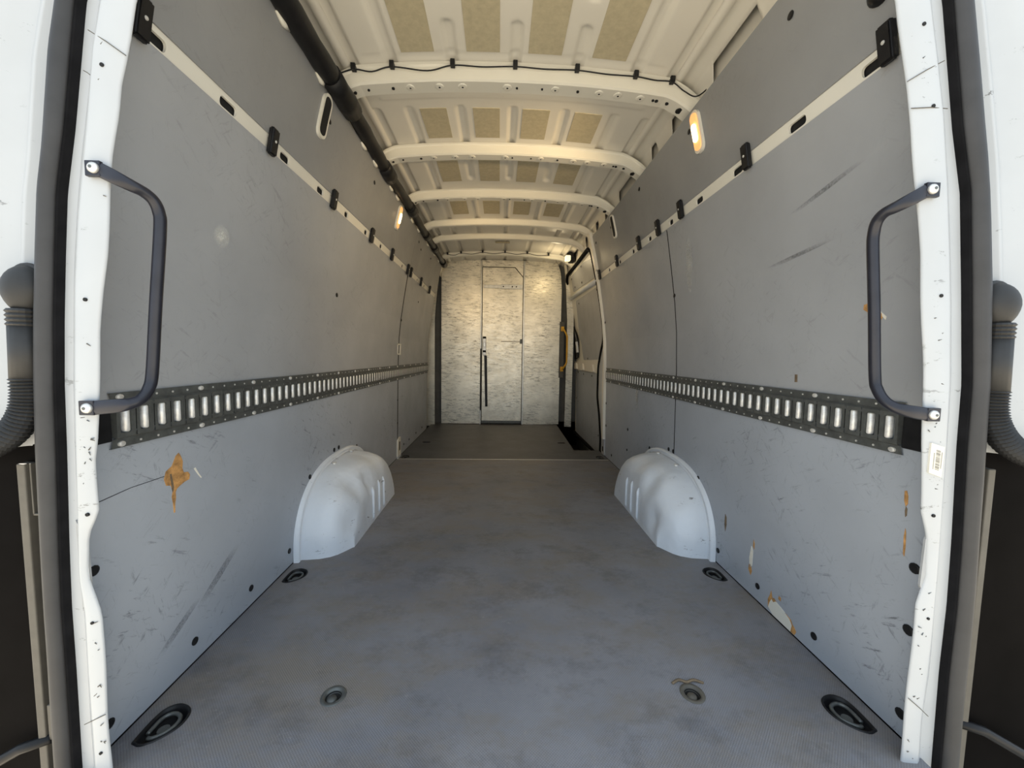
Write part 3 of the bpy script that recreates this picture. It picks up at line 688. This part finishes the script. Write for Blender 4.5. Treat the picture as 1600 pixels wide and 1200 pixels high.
# header above the rear opening and sill below (outside the frame)
structure(obj('trim_5', box(-.72, .72, .72, .80, 1.93, 2.12, .01), WHITE), 'white header beam over the rear door opening', 'beam')

# ------------------------------------------------------------------ cargo tracks
PITCH = .0456
def cargo_track(side, y0, y1, label):
    zc = .716; t = thing('cargo_track', (side*.875, y0, .655), label, 'cargo track', 'slotted cargo tracks on the side walls')
    fx = lambda y, z, d: (side*(wx(z)-.016+d), y, z)
    bm = bmesh.new(); n = int((y1-y0-.012)/PITCH); ys0 = y0+.004
    hole0 = None
    for k in range(n):
        a = ys0+k*PITCH
        hole_cell(bm, a, a+PITCH, .680, .752, capsule(a+.0205, zc, .0265, .054, .006, 3), fx, .010)
    yE = ys0+n*PITCH
    def quad(pts): bm.faces.new([bm.verts.new(p) for p in pts])
    for z0, z1, z2, z3 in ((.752, .757, .776, .776), (.680, .675, .656, .656)):
        A = [fx(ys0, z0, 0), fx(yE, z0, 0)]; B = [fx(ys0, z1, .010), fx(yE, z1, .010)]; C = [fx(y0, z2, .010), fx(y1, z2, .010)]; D_ = [fx(y0, z2, .0158), fx(y1, z2, .0158)]
        quad((A[0], A[1], B[1], B[0])); quad((B[0], B[1], C[1], C[0])); quad((C[0], C[1], D_[1], D_[0]))
    for y in (ys0, yE): quad((fx(y, .680, 0), fx(y, .752, 0), fx(y, .752, .0158), fx(y, .680, .0158)))
    bmesh.ops.remove_doubles(bm, verts=bm.verts, dist=1e-5)
    rl = obj('rail', bm, GALV, t)
    bb = bmesh.new(); tube(bb, [(0, 0, -.0275), (0, 0, -.024), (0, 0, .024), (0, 0, .0275)], [.0045, .0075, .0075, .0045], 10)
    me = bpy.data.meshes.new('slot_bar'); bb.to_mesh(me); bb.free(); me.materials.append(BRIGHT)
    for p in me.polygons: p.use_smooth = True
    for k in range(n):
        add_obj('slot_bar', me, None, rl, (side*(wx(zc)-.0085), ys0+k*PITCH+.0265, zc))
    sb = bmesh.new(); tube(sb, [(0, 0, 0), (.003, 0, 0), (.0045, 0, 0)], [.0065, .006, .003], 10)
    sm = bpy.data.meshes.new('screw'); sb.to_mesh(sm); sb.free(); sm.materials.append(STEEL)
    y = y0+.022
    while y < y1:
        for z in (.767, .664):
            o = add_obj('screw', sm, None, rl, (side*(wx(z)-.006), y, z)); o.rotation_euler = (0, 0, math.pi if side > 0 else 0); o.scale = (1, 1.3, 1)
        y += PITCH*5
    bm = bmesh.new()
    for k in range(1, n):
        for z in (.766, .664):
            if k % 5 and k < 45: cyl(bm, (side*(wx(z)-.0062), y0+.022+k*PITCH, z), (1, 0, 0), .0028, .002, 6)
    o = obj('punch_marks', bm, STEEL, t); o['kind'] = 'stuff'
    obj('end_cap', box(*sorted((side*(wx(.7)-.006), side*(wx(.7)+.004))), y0-.045, y0+.004, .672, .757, .003), BLACK, t)
    obj('backing', box(*sorted((side*(wx(.7)-.0012), side*(wx(.7)-.0002))), y0, y1, .68, .752), BRIGHT if False else WHITE, t)
cargo_track(-1, .835, 4.468, 'long galvanised slotted cargo track on the wall with the unbroken panel run')
cargo_track(1, .835, 3.290, 'shorter galvanised slotted cargo track ending at the sliding door pillar')

# ------------------------------------------------------------------ wheel arches
def wheel_arch(side, label):
    t = thing('wheel_arch', (side*.79, 2.0, 0), label, 'wheel arch', 'dented white wheel arches')
    st = [(.888, 2.000, .418, .338), (.85, 2.000, .416, .334), (.80, 2.002, .412, .326), (.76, 2.006, .400, .312), (.735, 2.012, .385, .296), (.715, 2.018, .362, .270), (.702, 2.022, .345, .236), (.694, 2.024, .335, .195), (.690, 2.024, .332, .150), (.689, 2.024, .331, .09), (.689, 2.024, .330, .03)]
    n = 44; bm = bmesh.new(); rings = []
    for x, yc, a, h in st:
        ring = []
        for k in range(n+1):
            th = math.pi*k/n; cs, sn = math.cos(th), math.sin(th); e = 2/2.6
            y = yc-a*math.copysign(abs(cs)**e, cs); z = h*abs(sn)**e
            # knocks along the inner upper edge
            d = 0
            for (dy, dz_, dx, amp, w_) in (((1.80, .25, .73, .034, .055), (1.93, .24, .705, .034, .045), (1.70, .12, .70, .022, .05), (2.10, .30, .75, .018, .06), (1.86, .10, .69, .016, .04)) if side < 0 else ((1.86, .25, .72, .034, .05), (1.76, .11, .695, .032, .05), (2.05, .29, .74, .016, .06), (1.70, .24, .78, .016, .06))):
                d += amp*math.exp(-((y-dy)**2+(z-dz_)**2+(x-dx)**2)/w_**2)
            ring.append(bm.verts.new((side*(x+d*.7), y+(d*.4 if y < 1.9 else 0), max(0, z-d*.6))))
        rings.append(ring)
    for A, B in zip(rings, rings[1:]):
        for k in range(n): bm.faces.new((A[k], A[k+1], B[k+1], B[k]))
    bm.faces.new(rings[-1])
    sh = obj('shell', bm, ARCHW, t, True)
    rows = []
    for k in range(n+1):
        th = math.pi*k/n; cs, sn = math.cos(th), math.sin(th); e = 2/2.6
        f = lambda g, x: (side*x, 2.0-(.418+g)*math.copysign(abs(cs)**e, cs), (.338+g)*abs(sn)**e)
        rows.append([f(.0, .866), f(.004, .872), f(.012, .866), f(.022, .868), f(.024, .888)])
    obj('flange', strip(rows), ARCHW, t, True)
    for y, z1 in ((1.955, .185), (2.05, .190), (2.13, .185)):
        bm = bmesh.new(); tube(bm, [(side*.690, y, .012), (side*.688, y, .03), (side*.689, y, z1-.02), (side*.694, y, z1)], [.003, .008, .008, .003], 8); obj('rib', bm, ARCHW, sh, True)
    for y, z in ((1.88, .328), (2.10, .334)):
        obj('bolt', cyl(bmesh.new(), (side*.852, y, z+.002), (0, 0, 1), .011, .008), STEEL, t)
wheel_arch(-1, 'dented white wheel arch standing against the wall with the unbroken panel run')
wheel_arch(1, 'dented white wheel arch standing against the wall that ends at the sliding door')

# ------------------------------------------------------------------ floor fittings
def scaled(pts, k):
    cx = sum(p[0] for p in pts)/len(pts); cy = sum(p[1] for p in pts)/len(pts)
    return [(cx+(x-cx)*k, cy+(y-cy)*k) for x, y in pts]
def dish(pts, levels):
    bm = bmesh.new(); R = [[bm.verts.new((x, y, z)) for x, y in scaled(pts, k)] for k, z in levels]; n = len(pts)
    for A, B in zip(R, R[1:]):
        for i in range(n): bm.faces.new((A[i], A[(i+1) % n], B[(i+1) % n], B[i]))
    bm.faces.new(R[-1]); return bm
def tie_down(side, cx, cy, s, label):
    t = thing('tie_down_ring', (cx, cy, 0), label, 'tie-down', 'recessed tie-down rings')
    pts = ring_outline(side, cx, cy, s)
    obj('cup', dish(pts, [(1.06, .0005), (1.03, .0035), (.97, .003), (.90, -.006), (.80, -.016), (.35, -.018)]), BLACK, t, True)
    x0 = cx-side*.014*s
    P = [(p[0], p[1], -.004) for p in scaled(pts, .62)]
    k = len(P); arc = [P[(i+2) % k] for i in range(k-3)]
    bm = bmesh.new(); tube(bm, arc, .0045*s, 8); obj('ring', bm, GALV, t, True)
    obj('bolt', cyl(bmesh.new(), (x0, cy-.006, -.013), (0, 0, 1), .012*s, .008), GALV, t)
tie_down(*RINGS[0], 'large teardrop tie-down ring in the floor near the bare white pillar')
tie_down(*RINGS[1], 'large teardrop tie-down ring in the floor near the labelled white pillar')
tie_down(*RINGS[2], 'tie-down ring in the floor just behind the wheel arch on the unbroken wall')
tie_down(*RINGS[3], 'tie-down ring in the floor just behind the wheel arch on the sliding door side')
tie_down(-1, -.845, 3.232, .8, 'small tie-down ring at the floor seam under the white wall bracket')
tie_down(1, .842, 3.248, .8, 'small tie-down ring at the floor seam beside the sliding door')
for i, (x, y) in enumerate(ANCH):
    t = thing('floor_anchor', (x, y, 0), ('clean round dark steel anchor point set in the floor' if i == 0 else 'round anchor point with torn floor edge set in the floor'), 'anchor', 'round floor anchors')
    ring = circle(x, y, .030)
    obj('cup', dish(ring, [(1.04, .0004), (1.0, .0022), (.70, .0016), (.66, -.006), (.58, -.010), (.2, -.010)]), GALV if i == 0 else BEIGE, t, True)
    obj('well', dish(ring, [(.66, -.004), (.62, -.0085), (.1, -.009)]), DARK, t, True)
    obj('screw', cyl(bmesh.new(), (x-.003, y-.004, -.006), (0, 0, 1), .0135, .008, 14, .011), GALV if i == 0 else BEIGE, t, True)
    if i == 1:
        bm = bmesh.new(); P = [(x-.04, y+.030, .001), (x-.02, y+.036, .006), (x, y+.031, .004), (x+.02, y+.034, .007), (x+.045, y+.030, .001)]
        tube(bm, smooth_path(P, 4), [.0035]*17, 6); obj('torn_edge', bm, WOODD, t, True)
for x, y, l in ((-.760, 3.784, 'dark oval slot cup in the front floor board on the unbroken wall side'), (.585, 3.795, 'dark oval slot cup in the front floor board beside the step well')):
    tag(obj('slot_cup', dish(capsule(x, y, .075, .028, .013), [(1.06, .0005), (1.02, .002), (.95, -.002), (.85, -.016), (.3, -.017)]), BLACK), l, 'slot cup', 'oval floor slot cups')

# ------------------------------------------------------------------ grab handles
GRIP = {-1: [(-.769, .7365, 1.190), (-.742, .738, 1.177), (-.727, .752, 1.169), (-.719, .768, 1.164), (-.714, .782, 1.154), (-.712, .790, 1.135), (-.713, .792, 1.102), (-.729, .792, .954), (-.742, .792, .827), (-.744, .785, .794), (-.745, .770, .775), (-.751, .754, .767), (-.765, .739, .764), (-.807, .7365, .760)],
        1: [(.769, .7365, 1.198), (.739, .738, 1.181), (.724, .752, 1.171), (.717, .768, 1.165), (.717, .782, 1.153), (.720, .790, 1.132), (.723, .792, 1.100), (.736, .792, .982), (.750, .792, .841), (.751, .785, .810), (.753, .770, .788), (.762, .754, .775), (.780, .739, .769), (.814, .7365, .764)]}
def grab(side, label):
    G_ = GRIP[side]
    t = thing('grab_handle', (side*.80, .745, .76), label, 'grab handle', 'black grab handles on the rear pillars')
    pth = smooth_path(G_, 6); n = len(pth); bm = bmesh.new(); tube(bm, pth, .0102, 14); bm.verts.ensure_lookup_table()
    for i in range(n):                                       # flattened towards the mounting ends
        k = max(0, 1-min(i, n-1-i)/16.0); k = min(1, k*1.5)
        for v in bm.verts[i*14:(i+1)*14]:
            p = pth[i]; v.co.y = p.y+(v.co.y-p.y)*(1-.68*k); v.co.z = p.z+(v.co.z-p.z)*(1+.30*k)
    obj('tube', bm, HANDLE, t, True)
    for P in (Vector(G_[0]), Vector(G_[-1])):
        x0, x1 = sorted((P.x-side*.006, P.x+side*.020))
        tb = obj('mounting_tab', box(x0, x1, .7330, .7405, P.z-.0135, P.z+.0135, .0012), HANDLE, t)
        b = bmesh.new(); tube(b, [(P.x+side*.004, .7335, P.z), (P.x+side*.004, .7295, P.z), (P.x+side*.004, .7265, P.z)], [.0098, .0090, .005], 16); obj('bolt', b, STEEL, tb, True)
        obj('socket', cyl(bmesh.new(), (P.x+side*.004, .7263, P.z), (0, 1, 0), .0030, .001, 6), GALV, tb)
grab(-1, 'black tubular grab handle bolted to the bare white pillar')
grab(1, 'black tubular grab handle bolted to the labelled white pillar')
t = thing('grab_handle', (.77, 4.77, .70), 'yellow grab handle beside the bulkhead at the step well', 'grab handle')
bm = bmesh.new(); tube(bm, smooth_path([(.735, 4.80, 1.215), (.748, 4.765, 1.19), (.778, 4.75, 1.13), (.785, 4.75, 1.07), (.785, 4.75, .84), (.778, 4.75, .78), (.748, 4.765, .725), (.730, 4.80, .705)], 6), .011, 10); obj('bar', bm, YELLOW, t, True)
for z in (1.21, .71): obj('foot', box(.715, .755, 4.795, 4.815, z-.03, z+.03, .005), YELLOW, t)
obj('backing_post', box(.70, .76, 4.815, 4.83, .60, 1.30, .003), GAPGREY, t)

# ------------------------------------------------------------------ panel clips on the rails
cb = bmesh.new(); bx(cb, 0, .018, -.018, .018, -.041, .041); bmesh.ops.bevel(cb, geom=cb.edges[:], offset=.005, segments=3, affect='EDGES')
clip_me = bpy.data.meshes.new('clip_body'); cb.to_mesh(clip_me); cb.free(); clip_me.materials.append(BLACK)
cs = bmesh.new(); tube(cs, [(.0178, 0, .002), (.0192, 0, .002), (.0200, 0, .002)], [.0045, .004, .002], 10)
cscrew = bpy.data.meshes.new('screw'); cs.to_mesh(cscrew); cs.free(); cscrew.materials.append(STEEL)
def clip(side, y, z, label, group):
    e = thing('panel_clip', (side*(wx(z)-.001), y, z), label, 'clip', group)
    e.rotation_euler = (0, math.radians(10.5) if side < 0 else math.radians(-10.5), 0)
    if side > 0: e.rotation_euler = (0, math.radians(10.5), math.pi)
    for nm, me in (('clip_body', clip_me), ('screw', cscrew)):
        o = bpy.data.objects.new(nm, me); col.objects.link(o); o.parent = e; WL[o] = WL[e]
ORD = ['first', 'second', 'third', 'fourth', 'fifth', 'sixth', 'seventh', 'eighth', 'ninth']
for i, y in enumerate((.852, 1.304, 1.76, 2.263, 2.677, 3.127, 3.234, 3.638, 4.076)):
    clip(-1, y, 1.538, {0: 'black panel clip half hidden by the bare white pillar', 5: 'black panel clip on the near side of the vertical seam, in a close pair', 6: 'black panel clip just past the vertical seam, in a close pair'}.get(i, ORD[i]+' black panel clip from the bare white pillar along the white rail'), 'clips on the unbroken wall')
for i, y in enumerate((.852, 1.326, 1.80, 2.054, 2.332, 2.764, 3.236)):
    clip(1, y, 1.553, {0: 'black panel clip half hidden by the labelled white pillar', 6: 'black panel clip ending the white rail beside the sliding door'}.get(i, ORD[i]+' black panel clip from the labelled white pillar along the white rail'), 'clips on the sliding door side wall')

# ------------------------------------------------------------------ interior lamps
def wall_lamp(side, yc, lit, label):
    z0, z1 = 1.695, 1.850
    t = thing('interior_lamp', (side*wx(1.77), yc, 1.77), label, 'lamp', 'oblong lamps high on the side walls')
    bz = wall_poly('bezel', fillet(rect(yc-.032, yc+.032, z0, z1), .030, 6), side, .010, .0099, BOWW, t)
    lens = fillet(rect(yc-.023, yc+.023, z0+.010, z1-.010), .022, 6)
    if lit:
        ln = wall_poly('lens', lens, side, .015, .006, WARM2, t)
        wall_poly('lit_bulb', fillet(rect(yc-.014, yc+.014, 1.735, 1.800), .013, 6), side, .021, .008, WARM, ln)
        l = bpy.data.lights.new('lamp_light', 'SPOT'); l.energy = lit; l.color = (1, .72, .38); l.spot_size = math.radians(108); l.spot_blend = 1.0; l.shadow_soft_size = .03
        lo = bpy.data.objects.new('lamp_light', l); col.objects.link(lo); lo.parent = t; lo.location = (-side*.06, .02, -.012); lo.rotation_euler = Vector((-side*.80, .80, -.34)).to_track_quat('-Z', 'Y').to_euler()
    else:
        wall_poly('recess', lens, side, .0105, .003, DARK, bz)
wall_lamp(-1, 1.570, 0, 'unlit dark oblong lamp recess in a white bezel under the black conduit')
wall_lamp(-1, 2.660, 17, 'lit oblong lamp on the upper panel under the black conduit')
wall_lamp(1, 1.585, 28, 'lit oblong lamp with orange lens below the first roof bow')
wall_lamp(1, 2.720, 0, 'unlit oblong lamp near the sliding door')
t = thing('dome_lamp', (.69, 4.25, 1.93), 'small lit cream lamp in a black housing above the sliding door', 'lamp')
obj('housing', box(.665, .745, 4.215, 4.32, 1.935, 1.985, .006), BLACK, t)
obj('lens', box(.650, .705, 4.195, 4.265, 1.900, 1.955, .008), CREAM, t)
obj('mount', box(.70, .76, 4.24, 4.34, 1.90, 2.0, .004), BLACK, t)
l = bpy.data.lights.new('lamp_light', 'POINT'); l.energy = 1.2; l.color = (1, .80, .48); l.shadow_soft_size = .04
lo = bpy.data.objects.new('lamp_light', l); col.objects.link(lo); lo.parent = t; lo.location = (-.16, -.02, -.10)

# ------------------------------------------------------------------ black conduit along the roof edge
t = thing('cable_conduit', (-.69, 2.6, 1.85), 'long black conduit running along the roof edge', 'conduit')
X, Z = -.690, 1.893
def seg(y0, y1, r, nm='pipe'):
    bm = bmesh.new(); pts = []; rr = []
    n = max(3, int((y1-y0)/.06))
    for k in range(n+1):
        y = y0+(y1-y0)*k/n; pts.append((X+.003*math.sin(y*5), y, Z+.003*math.sin(y*7+1))); rr.append(r*(1+.05*math.sin(y*31)))
    tube(bm, pts, rr, 16); return obj(nm, bm, BLACK, t, True)
seg(.83, 1.56, .037); seg(1.52, 1.74, .043, 'coupler'); seg(1.70, 2.24, .034); seg(2.20, 2.34, .040, 'coupler'); seg(2.30, 2.82, .031); seg(2.78, 2.90, .038, 'coupler'); seg(2.86, 3.42, .028)
seg(3.38, 3.48, .035, 'coupler'); seg(3.44, 3.82, .027); seg(3.78, 3.88, .034, 'coupler'); seg(3.84, 4.56, .026); seg(4.36, 4.52, .036, 'coupler')
for y in (1.255, 1.50, 1.95, 2.12, 2.42, 2.56, 2.98, 3.2, 3.6, 3.95, 4.2):
    bm = bmesh.new(); tube(bm, [(-.712, y-.035, 1.862), (-.710, y, 1.853), (-.712, y+.035, 1.862)], [.004, .009, .004], 8); obj('clip', bm, BOWW, t, True)
# ------------------------------------------------------------------ thin wires under the roof bows
def wire(name, pts, clips, label):
    t = thing(name, (0, pts[0][1], 1.95), label, 'wire')
    bm = bmesh.new(); tube(bm, smooth_path(pts, 8), .0028, 6); obj('strand', bm, BLACK, t, True)
    for x, y, z in clips: obj('clip', box(x-.009, x+.009, y-.010, y+.012, z-.004, z+.020, .002), BLACK, t)
cz = lambda x: RZ+camber(x)-.016
cl = [(x, 1.630, cz(x)) for x in (-.64, -.49, -.25, 0, .25, .49, .64)]
P = [(-.715, 1.63, 1.965), cl[0], (-.57, 1.632, cz(.57)-.012), cl[1], (-.35, 1.632, cz(.35)-.018), cl[2], (-.13, 1.632, cz(.1)-.004), cl[3], (.12, 1.632, cz(.1)-.003), cl[4], (.37, 1.632, cz(.37)-.003), cl[5], (.57, 1.632, cz(.57)-.002), cl[6], (.69, 1.628, 1.955), (.735, 1.61, 1.925), (.775, 1.565, 1.945)]
wire('roof_wire', P, cl, 'thin black wire clipped along the first roof bow behind the doors')
yb = 4.408; cl = [(x, yb, cz(x)-.004) for x in (-.64, -.49, -.25, 0, .25, .49)]
P = []
for a, b in zip(cl, cl[1:]): P += [a, ((a[0]+b[0])/2, yb, cz((a[0]+b[0])/2)-.020)]
P.append(cl[-1]); wire('roof_wire', P, cl, 'thin black wire sagging between clips on the last roof bow by the bulkhead')

# ------------------------------------------------------------------ small fittings on the walls
t = thing('wall_bracket', (-.872, 3.19, .86), 'flat white frame over the panel seam above the long cargo track', 'bracket')
for a, b in ((3.140, 3.160), (3.222, 3.242)): wall_poly('upright', rect(a, b, .862, .952), -1, .005, .0049, BOWW, t)
for a, b in ((.862, .872), (.942, .952)): wall_poly('bar', rect(3.14, 3.242, a, b), -1, .0055, .0054, BOWW, t)
t = thing('corner_bracket', (-.885, 3.22, .0), 'white broken bracket at the floor where the long wall panels meet', 'bracket')
wall_poly('plate', fillet([(3.165, .012), (3.27, .012), (3.265, .06), (3.25, .172), (3.19, .165), (3.165, .15)], .01, 3), -1, .010, .0099, BOWW, t)
wall_poly('slot', rect(3.205, 3.235, .06, .135), -1, .0108, .003, DARK, t)
for k in range(3): wall_poly('tooth', [(3.17+k*.035, .0), (3.185+k*.035, .0), (3.192+k*.035, .02), (3.17+k*.035, .02)], -1, .014, .0139, WHITE, t)
t = thing('corner_bracket', (.885, 3.33, 0), 'white bracket at the foot of the sliding door pillar', 'bracket')
wall_poly('plate', fillet([(3.30, .004), (3.40, .004), (3.41, .05), (3.375, .15), (3.315, .15)], .01, 3), 1, .006, .012, WHITE, t)
wall_poly('slot', rect(3.335, 3.37, .03, .075), 1, .0068, .003, DARK, t)
bm = bmesh.new(); tube(bm, [(.800, .862, 1.672), (.772, .862, 1.668), (.757, .862, 1.665), (.748, .862, 1.664)], [.014, .028, .028, .016], 18)
tag(obj('rubber_buffer', bm, BLACK, smooth=True), 'round black rubber buffer high beside the labelled pillar', 'buffer')
